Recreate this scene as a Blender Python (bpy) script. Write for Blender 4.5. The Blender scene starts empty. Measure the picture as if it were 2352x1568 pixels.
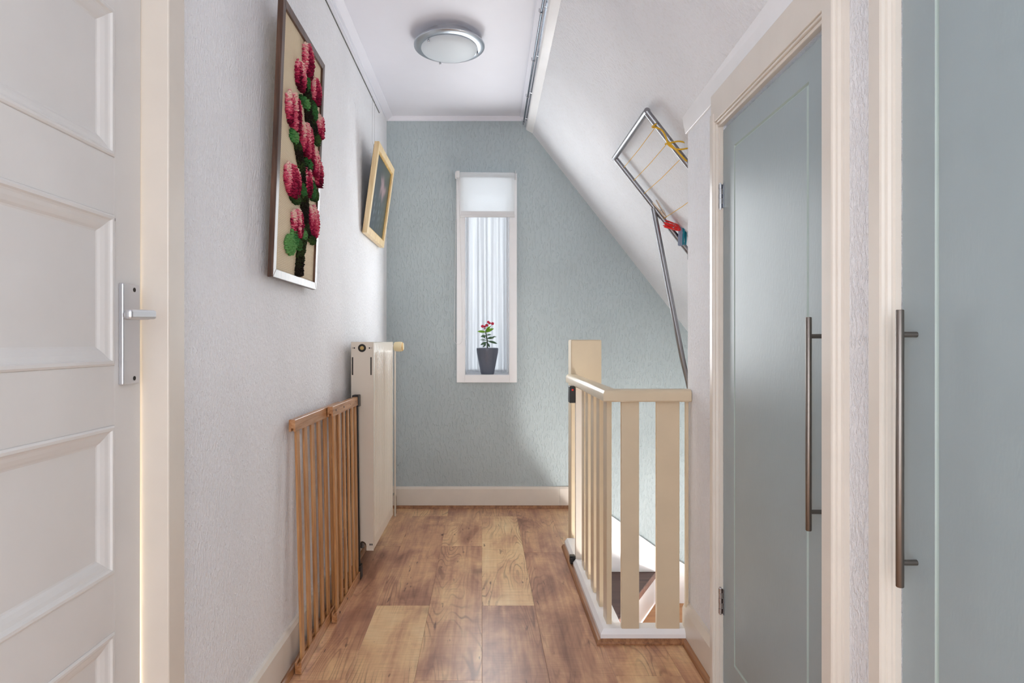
import bpy, bmesh, math, random
from mathutils import Vector, Matrix
random.seed(11)
sc = bpy.context.scene
COL = sc.collection
F, CX, CY, HC = 1400.0, 1121.0, 785.0, 1.03     # focal length (px), principal point, camera height

# ------------------------------------------------------------------ camera, world, lights, exposure
cam_d = bpy.data.cameras.new('camera')
cam = bpy.data.objects.new('camera', cam_d); COL.objects.link(cam)
cam.location = (0, 0, HC); cam.rotation_euler = (math.pi/2, 0, 0)
cam_d.sensor_width = 36.0; cam_d.lens = 36.0*F/2352.0
cam_d.shift_x = (1176.0-CX)/2352.0; cam_d.shift_y = (CY-784.0)/2352.0
cam_d.clip_start = 0.02
sc.camera = cam

WORLD_S = 4.6
w = bpy.data.worlds.new('sky'); sc.world = w; w.use_nodes = True
bg = w.node_tree.nodes['Background']
bg.inputs['Color'].default_value = (0.93, 0.98, 1.06, 1); bg.inputs['Strength'].default_value = WORLD_S

def area(name, loc, target, sx, sy, power, color, portal=False):
    d = bpy.data.lights.new(name, 'AREA'); d.shape = 'RECTANGLE'; d.size = sx; d.size_y = sy
    d.energy = power; d.color = color
    o = bpy.data.objects.new(name, d); COL.objects.link(o); o.location = loc
    o.rotation_euler = (Vector(target)-Vector(loc)).to_track_quat('-Z', 'Y').to_euler()
    if portal: d.cycles.is_portal = True
    return o
area('portal_rear', (0.0, -1.30, 1.45), (0, 1, 1.45), 0.7, 1.1, 1, (1, 1, 1), True)
area('portal_left', (-0.78, -0.65, 1.02), (0, -.65, 1.02), 0.9, 2.02, 1, (1, 1, 1), True)
area('portal_right', (0.78, -0.65, 0.85), (0, -.65, 0.85), 0.9, 1.6, 1, (1, 1, 1), True)
area('portal_window', (0.0, 4.12, 1.45), (0, 3, 1.45), 0.42, 1.34, 1, (1, 1, 1), True)
# daylight from the hall downstairs, shining up the stairwell
area('stairwell_daylight', (1.22, 2.15, -0.98), (0.35, 3.1, 0.55), 0.22, 0.60, 52, (1.0, 0.96, 0.91))
# sunlit room behind the left door, seen only as a bright line along the door's edge
area('bedroom_daylight', (-1.9, 0.80, 0.70), (-0.68, 1.16, 0.70), 0.15, 1.4, 330, (1.0, 0.90, 0.68))
# unseen lamp before the blind, added to strengthen the end window's daylight
area('window_daylight', (-0.008, 3.705, 1.40), (-0.008, 0.0, 1.40), 0.27, 1.12, 11, (0.95, 0.98, 1.0))
sc.view_settings.view_transform = 'Standard'
sc.view_settings.look = 'None'
sc.view_settings.gamma = 1.0
sc.view_settings.use_curve_mapping = False
sc.view_settings.exposure = -0.08
sc.cycles.max_bounces = 14
sc.cycles.diffuse_bounces = 9
sc.cycles.transparent_max_bounces = 16

# ------------------------------------------------------------------ helpers
def S(r, g, b):
    f = lambda c: (c/255.0)/12.92 if c/255.0 <= 0.04045 else ((c/255.0+0.055)/1.055)**2.4
    return (f(r), f(g), f(b), 1.0)

def W(px, py, Y):
    return Vector(((px-CX)*Y/F, Y, HC-(py-CY)*Y/F))

class N:
    """small node-graph helper"""
    def __init__(s, name):
        s.m = bpy.data.materials.new(name); s.m.use_nodes = True
        s.t = s.m.node_tree; s.b = s.t.nodes['Principled BSDF']; s.out = s.t.nodes['Material Output']
    def n(s, t, **k):
        x = s.t.nodes.new(t)
        for a, v in k.items(): setattr(x, a, v)
        return x
    def l(s, a, b): s.t.links.new(a, b)
    def coord(s, scale=(1, 1, 1), rot=(0, 0, 0)):
        g = s.n('ShaderNodeNewGeometry'); mp = s.n('ShaderNodeMapping')
        mp.inputs['Scale'].default_value = scale; mp.inputs['Rotation'].default_value = rot
        s.l(g.outputs['Position'], mp.inputs['Vector']); return mp.outputs['Vector']
    def noise(s, vec, scale, detail=4, rough=0.55, dist=0.0):
        x = s.n('ShaderNodeTexNoise'); s.l(vec, x.inputs['Vector'])
        x.inputs['Scale'].default_value = scale; x.inputs['Detail'].default_value = detail
        x.inputs['Roughness'].default_value = rough; x.inputs['Distortion'].default_value = dist
        return x.outputs['Fac']
    def ramp(s, fac, stops, interp='LINEAR'):
        x = s.n('ShaderNodeValToRGB'); s.l(fac, x.inputs['Fac']); e = x.color_ramp.elements
        x.color_ramp.interpolation = interp
        while len(e) < len(stops): e.new(0.5)
        for el, (p, c) in zip(e, stops):
            el.position = p; el.color = c if len(c) == 4 else (*c, 1)
        return x.outputs['Color']
    def math(s, op, a, b=None, c=None):
        x = s.n('ShaderNodeMath', operation=op)
        for i, v in enumerate((a, b, c)):
            if v is None: continue
            if isinstance(v, (int, float)): x.inputs[i].default_value = v
            else: s.l(v, x.inputs[i])
        return x.outputs[0]
    def mix(s, fac, a, b, mode='MIX'):
        x = s.n('ShaderNodeMix', data_type='RGBA', blend_type=mode)
        for sock, v in ((x.inputs[0], fac), (x.inputs[6], a), (x.inputs[7], b)):
            if isinstance(v, (int, float)): sock.default_value = v
            elif isinstance(v, tuple): sock.default_value = v
            else: s.l(v, sock)
        return x.outputs[2]
    def bump(s, h, strength, dist=0.01):
        x = s.n('ShaderNodeBump'); x.inputs['Strength'].default_value = strength
        x.inputs['Distance'].default_value = dist
        s.l(h, x.inputs['Height']); s.l(x.outputs['Normal'], s.b.inputs['Normal'])
    def base(s, c):
        if isinstance(c, tuple): s.b.inputs['Base Color'].default_value = c
        else: s.l(c, s.b.inputs['Base Color'])
    def set(s, **k):
        for a, v in k.items():
            s.b.inputs[a.replace('_', ' ')].default_value = v

def paint(name, c, rough=0.35, var=0.05, bump=0.03, metal=0.0, spec=0.5, scale=9):
    g = N(name); v = g.coord()
    f = g.noise(v, scale, 3)
    d = tuple(max(0, x*(1-var)) for x in c[:3])+(1,)
    l = tuple(min(1, x*(1+var)) for x in c[:3])+(1,)
    g.base(g.ramp(f, [(0.3, d), (0.7, l)]))
    g.set(Roughness=rough, Metallic=metal, Specular_IOR_Level=spec)
    if bump:
        g.bump(g.noise(g.coord((1, 1, .35)), 160, 2), bump, 0.002)
    return g.m

def stucco(name, c, kind):
    """textured plaster; streak direction depends on the surface"""
    g = N(name)
    rot = (0, 0, 0); sc1 = (1, 1, .46); sc2 = (1, 1, .8)
    if kind == 'slope': rot = (0, math.radians(51.9), 0); sc1 = (.14, 1, 1); sc2 = (.5, 1, 1)
    tone = g.noise(g.coord(), 2.2, 3)
    d = tuple(x*.95 for x in c[:3])+(1,); l = tuple(min(1, x*1.04) for x in c[:3])+(1,)
    colr = g.ramp(tone, [(.3, d), (.7, l)])
    if kind == 'back':
        st = g.noise(g.coord((1, 1, .32)), 78, 2, .5, .2)
        h = g.ramp(st, [(.52, (1, 1, 1)), (.60, (0, 0, 0))])
        st2 = g.noise(g.coord((1, 1, .75)), 85, 3, .6)
        hh = g.math('ADD', g.math('MULTIPLY', h, .55), g.math('MULTIPLY', st2, .6))
        g.bump(hh, .6, .006)
    else:
        st = g.noise(g.coord(sc1, rot), 120 if kind == 'side' else 95, 4, .6, .3)
        h = g.ramp(st, [(.44, (0, 0, 0)), (.58, (1, 1, 1))])
        st2 = g.noise(g.coord(sc2, rot), 130 if kind == 'side' else 170, 4, .6)
        hh = g.math('ADD', g.math('MULTIPLY', h, .5), g.math('MULTIPLY', st2, .9))
        g.bump(hh, (.72 if kind == 'side' else .5), .006)
        low_tint = g.ramp(st, [(.34, (.955, .945, .93)), (.46, (1, 1, 1))])  # tints the plaster slightly darker where the relief noise is low
        colr = g.mix(1.0, colr, low_tint, 'MULTIPLY')
    g.base(colr); g.set(Roughness=.62 if kind != 'back' else .5, Specular_IOR_Level=.35)
    return g.m

def wood(name, light, mid, dark, axis='Z', scale=1.0, rough=.38, bump=.05):
    g = N(name)
    st = {'X': (.05, 1, 1), 'Y': (1, .05, 1), 'Z': (1, 1, .05)}[axis]
    v = g.coord(st)
    f = g.noise(v, 70*scale, 5, .6, .4); f2 = g.noise(v, 260*scale, 2)
    a = g.math('ADD', g.math('MULTIPLY', f, .8), g.math('MULTIPLY', f2, .25))
    g.base(g.ramp(a, [(.36, dark), (.52, mid), (.68, light)]))
    g.set(Roughness=rough); g.bump(f2, bump, .002); return g.m

def floor_wood():
    g = N('laminate_planks')
    seed = g.n('ShaderNodeAttribute', attribute_type='OBJECT', attribute_name='seed').outputs['Fac']
    tone = g.n('ShaderNodeAttribute', attribute_type='OBJECT', attribute_name='tone').outputs['Fac']
    geo = g.n('ShaderNodeNewGeometry')
    off = g.n('ShaderNodeCombineXYZ'); g.l(g.math('MULTIPLY', seed, 3.7), off.inputs[0])
    g.l(g.math('MULTIPLY', seed, 9.1), off.inputs[1]); g.l(seed, off.inputs[2])
    add = g.n('ShaderNodeVectorMath', operation='ADD'); g.l(geo.outputs['Position'], add.inputs[0]); g.l(off.outputs[0], add.inputs[1])
    def mp(sx, sy):
        m = g.n('ShaderNodeMapping'); m.inputs['Scale'].default_value = (sx, sy, 1); g.l(add.outputs[0], m.inputs['Vector']); return m.outputs[0]
    big = g.noise(mp(1, .15), 7.5, 2, .4, .12)           # slow field whose contours draw the cathedral grain
    rings = g.math('SINE', g.math('MULTIPLY', big, 135.0))
    ring = g.ramp(g.math('MULTIPLY_ADD', rings, .5, .5), [(.0, (1, 1, 1)), (.12, (.4, .4, .4)), (.32, (0, 0, 0))])
    rmask = g.ramp(g.noise(mp(1, .4), 4.5, 2), [(.46, (0, 0, 0)), (.62, (1, 1, 1))])
    blot = g.noise(mp(1, .42), 8, 4, .6, .5)
    fine = g.noise(mp(1, .03), 95, 4, .6)
    cross = g.noise(mp(.04, 1), 210, 2)
    streak = g.noise(mp(1, .06), 16, 3, .6)
    fleck = g.ramp(g.noise(mp(1, .22), 46, 2, .5), [(.69, (0, 0, 0)), (.74, (1, 1, 1))])
    vk = g.n('ShaderNodeTexVoronoi'); g.l(mp(1, .8), vk.inputs['Vector']); vk.inputs['Scale'].default_value = 2.7
    knot = g.ramp(vk.outputs['Distance'], [(.0, (1, 1, 1)), (.05, (.75, .75, .75)), (.12, (.12, .12, .12)), (.2, (0, 0, 0))])
    a = g.math('ADD', g.math('MULTIPLY', blot, .70), g.math('MULTIPLY', streak, .32))
    a = g.math('ADD', a, g.math('MULTIPLY_ADD', fine, .22, -.11))
    a = g.math('ADD', a, g.math('MULTIPLY_ADD', tone, .30, -.17))
    c = g.ramp(a, [(.26, S(132, 88, 70)), (.38, S(172, 124, 98)), (.50, S(204, 157, 120)), (.62, S(228, 190, 142)), (.80, S(240, 210, 164))])
    c = g.mix(g.math('MULTIPLY', g.math('MULTIPLY', ring, rmask), .55), c, S(96, 58, 44))
    c = g.mix(g.math('MULTIPLY', fleck, .7), c, S(84, 48, 38))
    c = g.mix(g.math('MULTIPLY', knot, .7), c, S(74, 44, 38))
    crs = g.ramp(cross, [(.34, (.86, .85, .85)), (.5, (1, 1, 1)), (.68, (1.06, 1.06, 1.08))])
    c = g.mix(.8, c, crs, 'MULTIPLY')
    g.base(c); g.set(Roughness=.34, Specular_IOR_Level=.5)
    g.bump(g.math('ADD', fine, g.math('MULTIPLY', cross, .5)), .05, .002)
    return g.m

def vcol_mat(name, rough=.9, sheen=0.0):
    g = N(name); a = g.n('ShaderNodeVertexColor', layer_name='col')
    g.base(a.outputs['Color']); g.set(Roughness=rough, Specular_IOR_Level=.2); return g.m

def fabric_mat(name, c, transl, transp, tk=1.0, weave=0.0):
    g = N(name); v = g.coord((1, 1, 1))
    f = g.noise(v, 700, 1)
    d = g.n('ShaderNodeBsdfDiffuse'); d.inputs['Color'].default_value = c
    t = g.n('ShaderNodeBsdfTranslucent'); g.l(g.ramp(f, [(.3, tuple(x*.95*tk for x in c[:3])+(1,)), (.7, tuple(x*tk for x in c[:3])+(1,))]), t.inputs['Color'])
    p = g.n('ShaderNodeBsdfTransparent')
    m1 = g.n('ShaderNodeMixShader'); m1.inputs[0].default_value = transl
    g.l(d.outputs[0], m1.inputs[1]); g.l(t.outputs[0], m1.inputs[2])
    m2 = g.n('ShaderNodeMixShader'); m2.inputs[0].default_value = transp
    if weave:      # an open weave: clearer face on, denser where a fold turns edge on
        lw = g.n('ShaderNodeLayerWeight'); lw.inputs['Blend'].default_value = .5
        dens = g.noise(g.coord((1, 1, .02)), 42, 3, .6)
        k = g.math('MULTIPLY', g.math('SUBTRACT', 1.0, g.math('MULTIPLY', lw.outputs['Facing'], 1.5)), g.math('MULTIPLY_ADD', dens, 2.6, -.45))
        g.l(g.math('MULTIPLY', g.math('MAXIMUM', k, .05), weave), m2.inputs[0])
    g.l(m1.outputs[0], m2.inputs[1]); g.l(p.outputs[0], m2.inputs[2])
    g.l(m2.outputs[0], g.out.inputs['Surface']); return g.m

def glass_mat():
    g = N('window_glass')
    p = g.n('ShaderNodeBsdfTransparent'); p.inputs['Color'].default_value = (.96, .98, .98, 1)
    gl = g.n('ShaderNodeBsdfGlossy'); gl.inputs['Roughness'].default_value = .02
    fr = g.n('ShaderNodeFresnel'); mx = g.n('ShaderNodeMixShader')
    g.l(fr.outputs[0], mx.inputs[0]); g.l(p.outputs[0], mx.inputs[1]); g.l(gl.outputs[0], mx.inputs[2])
    g.l(mx.outputs[0], g.out.inputs['Surface']); return g.m

def canvas_mat():
    g = N('woven_canvas'); v = g.coord()
    wv = g.n('ShaderNodeTexWave', wave_type='BANDS', bands_direction='Z'); g.l(v, wv.inputs['Vector']); wv.inputs['Scale'].default_value = 62
    wy = g.n('ShaderNodeTexWave', wave_type='BANDS', bands_direction='Y'); g.l(v, wy.inputs['Vector']); wy.inputs['Scale'].default_value = 62
    h = g.math('MULTIPLY', wv.outputs['Fac'], wy.outputs['Fac'])
    g.base(g.ramp(h, [(0, S(206, 184, 150)), (.3, S(234, 219, 190)), (1, S(243, 231, 206))]))
    g.set(Roughness=.9); g.bump(h, .5, .002); return g.m

M = {}
M['ceiling'] = paint('ceiling_white', S(225, 226, 234), .55, .02, .02, scale=3)
M['wall_left'] = stucco('plaster_left', S(246, 247, 250), 'side')
M['wall_back'] = stucco('plaster_blue_grey', S(178, 190, 193), 'back')
M['slope'] = stucco('plaster_slope', S(234, 236, 240), 'slope')
M['cream'] = paint('cream_gloss', S(221, 213, 202), .28, .03, .03)
M['cream_warm'] = paint('cream_rail', S(213, 196, 168), .3, .03, .03)
M['white'] = paint('white_gloss', S(242, 242, 243), .26, .02, .03)
M['offwhite'] = paint('offwhite_door', S(217, 215, 212), .30, .02, .02)
M['bluedoor'] = paint('grey_blue_door', S(154, 167, 170), .36, .02, .12)
M['groove'] = paint('groove_green_grey', S(168, 183, 177), .35, .02, .0)
M['radiator'] = paint('radiator_enamel', S(224, 214, 199), .25, .015, .0)
M['steel'] = paint('brushed_steel', S(186, 184, 182), .27, .05, .04, 1.0)
M['pull'] = paint('pull_steel', S(140, 132, 126), .36, .04, .03, 1.0)
M['rim'] = paint('rim_steel', S(190, 196, 204), .30, .03, .0, 1.0)
M['chrome'] = paint('chrome', S(200, 202, 206), .12, .03, .0, 1.0)
M['alu'] = paint('satin_aluminium', S(205, 206, 210), .33, .02, .0, .75)
M['tube'] = paint('steel_tube', S(150, 150, 154), .32, .06, .03, 1.0)
M['darkrod'] = paint('dark_chrome_rod', S(112, 120, 130), .22, .05, .0, 1.0)
M['black'] = paint('black_plastic', S(26, 26, 28), .4, .1, .0)
M['dark'] = paint('dark_gap', S(40, 36, 32), .7, .1, .0)  # also stands for the shade inside holes and slots
M['slotgrey'] = paint('slot_grey', S(96, 98, 94), .7, .2, .0)
M['red'] = paint('red_plastic', S(228, 18, 16), .35, .06, .0)
M['teal'] = paint('teal_plastic', S(20, 132, 150), .35, .06, .0)
M['navy'] = paint('navy_plastic', S(28, 36, 54), .4, .06, .0)
M['greyblue'] = paint('grey_blue_plastic', S(140, 150, 172), .35, .06, .0)
M['pinwood'] = wood('pale_pin_wood', S(226, 212, 194), S(214, 196, 176), S(196, 176, 152), 'X', 1, .6)
M['cord'] = paint('yellow_cord', S(214, 168, 34), .5, .08, .0)
M['brass'] = paint('brass', S(196, 168, 112), .3, .06, .0, .9)
M['valve'] = paint('ivory_plastic', S(238, 220, 176), .35, .02, .0)
M['ringorange'] = paint('orange_ring', S(220, 160, 70), .4, .04, .0)
M['gate'] = wood('gate_beech', S(206, 158, 108), S(186, 134, 84), S(154, 104, 60), 'Z', 1.0, .34)
M['gate_rail'] = wood('gate_beech_rail', S(200, 152, 108), S(180, 128, 86), S(148, 100, 62), 'Y', 1.0, .26)
M['frame_dark'] = wood('frame_walnut', S(108, 78, 60), S(84, 58, 44), S(60, 40, 30), 'Z', 1.2, .28)
M['frame_pale'] = wood('frame_pine', S(238, 216, 174), S(228, 202, 156), S(210, 180, 130), 'Z', .8, .35)
M['frame_inner'] = wood('frame_inner_gold', S(214, 182, 110), S(200, 164, 92), S(170, 130, 66), 'Z', .8, .35)
M['quarter'] = wood('quarter_round', S(172, 124, 84), S(150, 102, 66), S(116, 76, 48), 'Y', .8, .4)
M['tread'] = wood('tread_brown', S(96, 70, 62), S(84, 60, 54), S(70, 48, 44), 'X', .5, .6)
M['tread_tan'] = wood('tread_tan', S(200, 150, 106), S(190, 140, 98), S(176, 126, 86), 'X', .4, .6)
M['nosing'] = wood('nosing_brown', S(140, 104, 90), S(122, 88, 76), S(100, 70, 60), 'X', .6, .45)
M['floor'] = floor_wood()
M['pot'] = paint('pot_anthracite', S(100, 106, 120), .24, .04, .02)
M['soil'] = paint('soil', S(60, 44, 34), .9, .3, .3)
M['leaf_l'] = paint('leaf_bright', S(120, 176, 44), .45, .15, .0)
M['leaf_d'] = paint('leaf_dark', S(84, 120, 88), .45, .2, .0)
M['stem'] = paint('stem_dark', S(62, 74, 56), .6, .2, .0)
M['petal'] = paint('petal_crimson', S(206, 46, 78), .5, .15, .0)
M['yarn'] = vcol_mat('yarn_tufts', .95)
M['paintpic'] = vcol_mat('painted_print', .28)
M['canvas'] = canvas_mat()
M['frost'] = paint('opal_glass', S(206, 214, 220), .55, .01, .0)
M['blind'] = fabric_mat('blind_fabric', (.93, .94, .94, 1), .78, .02, 1.0)
M['sheer'] = fabric_mat('sheer_voile', (.94, .95, .97, 1), .50, .0, .45, .10)
M['glass'] = glass_mat()
M['pvc'] = paint('white_plastic', S(226, 226, 226), .35, .02, .0)

# ---- mesh builder
ORG = {}
class MB:
    def __init__(s): s.v = []; s.f = []; s.c = None; s.warp = None
    def add(s, vs, fs):
        o = len(s.v); s.v += [tuple(p) for p in vs]; s.f += [tuple(i+o for i in f) for f in fs]; return s
    def box(s, x0, x1, y0, y1, z0, z1):
        return s.add([(x0,y0,z0),(x1,y0,z0),(x1,y1,z0),(x0,y1,z0),(x0,y0,z1),(x1,y0,z1),(x1,y1,z1),(x0,y1,z1)],
                     [(0,3,2,1),(4,5,6,7),(0,1,5,4),(1,2,6,5),(2,3,7,6),(3,0,4,7)])
    def prism(s, poly, axis, a, b):
        """poly: 2D points; extruded along axis from a to b. X: (y,z)  Y: (x,z)  Z: (x,y)"""
        P = {'X': lambda p, t: (t, p[0], p[1]), 'Y': lambda p, t: (p[0], t, p[1]), 'Z': lambda p, t: (p[0], p[1], t)}[axis]
        n = len(poly); vs = [P(p, a) for p in poly]+[P(p, b) for p in poly]
        fs = [tuple(range(n))[::-1], tuple(range(n, 2*n))]+[(i, (i+1) % n, (i+1) % n+n, i+n) for i in range(n)]
        return s.add(vs, fs)
    def tube(s, pts, r, seg=10, caps=True):
        pts = [Vector(p) for p in pts]; rings = []; prev = None
        for i, p in enumerate(pts):
            d = (pts[min(i+1, len(pts)-1)]-pts[max(i-1, 0)]).normalized()
            if prev is None:
                u = d.orthogonal().normalized()
            else:
                u = (prev-d*prev.dot(d)); u = u.normalized() if u.length > 1e-6 else d.orthogonal().normalized()
            prev = u; v = d.cross(u); rr = r[i] if isinstance(r, (list, tuple)) else r
            rings.append([p+(u*math.cos(2*math.pi*k/seg)+v*math.sin(2*math.pi*k/seg))*rr for k in range(seg)])
        vs = [q for R in rings for q in R]; fs = []
        for i in range(len(pts)-1):
            for k in range(seg):
                a = i*seg+k; b = i*seg+(k+1) % seg; fs.append((a, b, b+seg, a+seg))
        if caps: fs += [tuple(range(seg))[::-1], tuple(range((len(pts)-1)*seg, len(pts)*seg))]
        return s.add(vs, fs)
    def lathe(s, prof, c, axis='Z', seg=32, cap=True):
        """prof: (radius, height) list"""
        c = Vector(c); P = {'Z': lambda r, a, h: (r*math.cos(a), r*math.sin(a), h), 'X': lambda r, a, h: (h, r*math.cos(a), r*math.sin(a)),
                            'Y': lambda r, a, h: (r*math.cos(a), h, r*math.sin(a))}[axis]
        vs = [c+Vector(P(r, 2*math.pi*k/seg, h)) for r, h in prof for k in range(seg)]; fs = []
        for i in range(len(prof)-1):
            for k in range(seg):
                a = i*seg+k; b = i*seg+(k+1) % seg; fs.append((a, b, b+seg, a+seg))
        if cap: fs += [tuple(range(seg))[::-1], tuple(range((len(prof)-1)*seg, len(prof)*seg))]
        return s.add(vs, fs)
    def ball(s, c, r, seg=10, rings=7):
        rx = r if isinstance(r, (tuple, list)) else (r, r, r)
        pr = [(max(1e-4, math.sin(math.pi*i/rings)), -math.cos(math.pi*i/rings)) for i in range(rings+1)]
        vs = [(c[0]+rx[0]*q*math.cos(2*math.pi*k/seg), c[1]+rx[1]*q*math.sin(2*math.pi*k/seg), c[2]+rx[2]*h) for q, h in pr for k in range(seg)]
        fs = [(i*seg+k, i*seg+(k+1) % seg, (i+1)*seg+(k+1) % seg, (i+1)*seg+k) for i in range(rings) for k in range(seg)]
        return s.add(vs, fs)
    def loops(s, loops, fill_last=True, fill_first=False):
        """concentric quads loops -> surface"""
        n = len(loops[0]); vs = [p for L in loops for p in L]; fs = []
        for i in range(len(loops)-1):
            for k in range(n):
                a = i*n+k; b = i*n+(k+1) % n; fs.append((a, b, b+n, a+n))
        if fill_last: fs.append(tuple(range((len(loops)-1)*n, len(loops)*n)))
        if fill_first: fs.append(tuple(range(n))[::-1])
        return s.add(vs, fs)
    def build(s, name, mat, parent=None, bevel=0, smooth=False, label=None, fix=True):
        me = bpy.data.meshes.new(name)
        vs = [s.warp(*p) for p in s.v] if s.warp else s.v
        o0 = ORG.get(parent.name, Vector((0, 0, 0))) if parent else Vector((0, 0, 0))
        me.from_pydata([tuple(Vector(p)-o0) for p in vs], [], s.f); me.update()
        if s.c:
            at = me.color_attributes.new('col', 'FLOAT_COLOR', 'POINT')
            for i, cc in enumerate(s.c): at.data[i].color = cc
        if fix:
            b = bmesh.new(); b.from_mesh(me); bmesh.ops.recalc_face_normals(b, faces=b.faces); b.to_mesh(me); b.free()
        me.materials.append(mat)
        ob = bpy.data.objects.new(name, me); COL.objects.link(ob)
        if parent: ob.parent = parent
        ORG[ob.name] = o0
        if smooth:
            for p in me.polygons: p.use_smooth = True
            try: me.set_sharp_from_angle(angle=math.radians(38))
            except Exception: pass
        if bevel:
            md = ob.modifiers.new('edge', 'BEVEL'); md.width = bevel; md.segments = 2; md.limit_method = 'ANGLE'
            md.angle_limit = math.radians(35)
        if label: ob['label'] = label
        return ob

def thing(name, label, cat, loc, group=None, kind=None):
    o = bpy.data.objects.new(name, None); COL.objects.link(o); o.location = loc; o.empty_display_size = .05
    ORG[o.name] = Vector(loc); o['label'] = label; o['category'] = cat
    if group: o['group'] = group
    if kind: o['kind'] = kind
    return o
def tag(o, label, cat, kind=None, group=None):
    o['label'] = label; o['category'] = cat
    if kind: o['kind'] = kind
    if group: o['group'] = group
    return o
def struct(o, label, cat): return tag(o, label, cat, 'structure')
def box(name, mat, a, parent=None, bevel=0, label=None): return MB().box(*a).build(name, mat, parent, bevel, label=label)

# ------------------------------------------------------------------ room dimensions
XL, YB, ZC = -0.6316, 3.795, 2.43
YR = -1.2                                             # the passage runs on behind the camera
SL0 = (0.276, 2.328); SLK = 1.276                     # sloped ceiling line in the XZ plane
def slope_z(x): return SL0[1]-SLK*(x-SL0[0])
def XP(u, d=0.0): return 0.6435+0.0243*u-d            # face of the cupboard wall (slightly out of square)

# ------------------------------------------------------------------ floor with laminate planks
sub = MB()
sub.box(XL-.05, .75, YR, 2.10, -.16, -.012).box(XL-.05, .40, 2.10, YB, -.16, -.012).box(.40, .428, 3.06, 3.18, -.16, -.012).box(.40, .519, 3.175, YB, -.16, -.012)
flo = struct(sub.build('floor', M['quarter']), 'warm brown wood laminate floor of the landing', 'floor')
def clip(poly, ax, lim, keep_less):
    out = []
    for i in range(len(poly)):
        p, q = poly[i], poly[(i+1) % len(poly)]
        ip = (p[ax] <= lim) == keep_less or p[ax] == lim; iq = (q[ax] <= lim) == keep_less or q[ax] == lim
        if ip: out.append(p)
        if ip != iq:
            t = (lim-p[ax])/(q[ax]-p[ax]); out.append((p[0]+t*(q[0]-p[0]), p[1]+t*(q[1]-p[1])))
    return out
cols = {-3: (1.858, {}), -2: (2.383, {}), -1: (1.856, {}), 0: (2.383, {}), 1: (2.985, {}), 2: (1.88, {}), 3: (2.5, {})}
tones = {(-3, 0): .40, (-3, 1): .50, (-2, 0): .35, (-2, -1): .82, (-1, 0): .46, (-1, 1): .45, (0, 0): .88, (0, 1): .45, (0, -1): .22,
         (1, 0): .30, (1, -1): .18, (1, -2): .3, (2, 0): .42, (2, -1): .62, (-3, -1): .6}
PL = 1.222
for c, (j0, _) in cols.items():
    for r in range(-4, 3):
        y0, y1 = j0+r*PL, j0+(r+1)*PL
        if y1 < YR or y0 > YB: continue
        sx = lambda k, y: -.038+.2055*k+.0101*(YB-y)
        g = .0002
        pol = [(sx(c, y0)+g, y0+g), (sx(c+1, y0)-g, y0+g), (sx(c+1, y1)-g, y1-g), (sx(c, y1)+g, y1-g)]
        pol = clip(clip(clip(pol, 0, XL-.03, False), 1, YB-.002, True), 1, YR, False)
        parts = [pol] if c < 2 else [clip(clip(pol, 1, 2.115, True), 0, .745, True), clip(clip(clip(pol, 1, 2.115, False), 1, 3.172, True), 0, .427, True), clip(clip(pol, 1, 3.172, False), 0, .520, True)]
        for p in parts:
            if len(p) < 3: continue
            o = MB().prism(p, 'Z', -.012, 0).build('plank', M['floor'], flo, .0005)
            o['seed'] = random.random()*5+c*.7; o['tone'] = tones.get((c, r), .3+.4*random.random())

# ------------------------------------------------------------------ walls and ceilings
wl = MB()
wl.box(XL-.12, XL, 1.215, YB+.28, -.02, 2.5).box(XL-.12, XL, -.2, .285, -.02, 2.5).box(XL-.12, XL, YR, -1.1, -.02, 2.5).box(XL-.12, XL, -1.1, -.2, 2.05, 2.5).box(XL-.12, XL, .285, 1.215, 2.13, 2.5)  # the unseen doorway gap behind the camera is added to let sky light in
struct(wl.build('wall_left', M['wall_left']), 'white rough plaster wall on the left with pictures and radiator', 'wall')
struct(MB().box(XL-.12, -.35, YR-.1, YR, -.15, 2.5).box(.35, 1.0, YR-.1, YR, -.15, 2.5).box(-.35, .35, YR-.1, YR, -.15, .9).box(-.35, .35, YR-.1, YR, 2.0, 2.5).build('wall_front', M['wall_left']), 'white wall behind the viewpoint with a window opening', 'wall')  # unseen rear opening, added to bring sky light into the passage
# back wall with the tall window niche
wb = MB(); wx0, wx1, wz0, wz1 = -.146, .134, .826, 2.03
wb.box(XL-.12, wx0, YB, YB+.28, -2.3, 2.5).box(wx1, 1.6, YB, YB+.28, -2.3, 2.5)
wb.box(wx0, wx1, YB, YB+.28, -2.3, wz0).box(wx0, wx1, YB, YB+.28, wz1, 2.5)
struct(wb.build('wall_back', M['wall_back']), 'blue grey rough plaster end wall with the narrow window', 'wall')
struct(box('ceiling', M['ceiling'], (XL-.12, .236, YR, YB+.1, ZC, ZC+.1)), 'flat smooth white ceiling over the passage', 'ceiling')
bm_ = MB().prism([(.236, 2.5), (.236, 2.352), (.242, 2.346), (.278, 2.326), (.33, 2.40), (.33, 2.5)], 'Y', YR, YB)
struct(bm_.build('trim_1', M['white'], None, .002), 'white beam between flat ceiling and sloped ceiling', 'trim')
xe = 1.75
sl = MB().prism([SL0, (xe, slope_z(xe)), (xe+.1, slope_z(xe)+.1), (SL0[0]+.12, SL0[1]+.16)], 'Y', YR, YB)
struct(sl.build('ceiling_sloped', M['slope']), 'sloped white plaster roof side over stairs and cupboards', 'ceiling')
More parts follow.
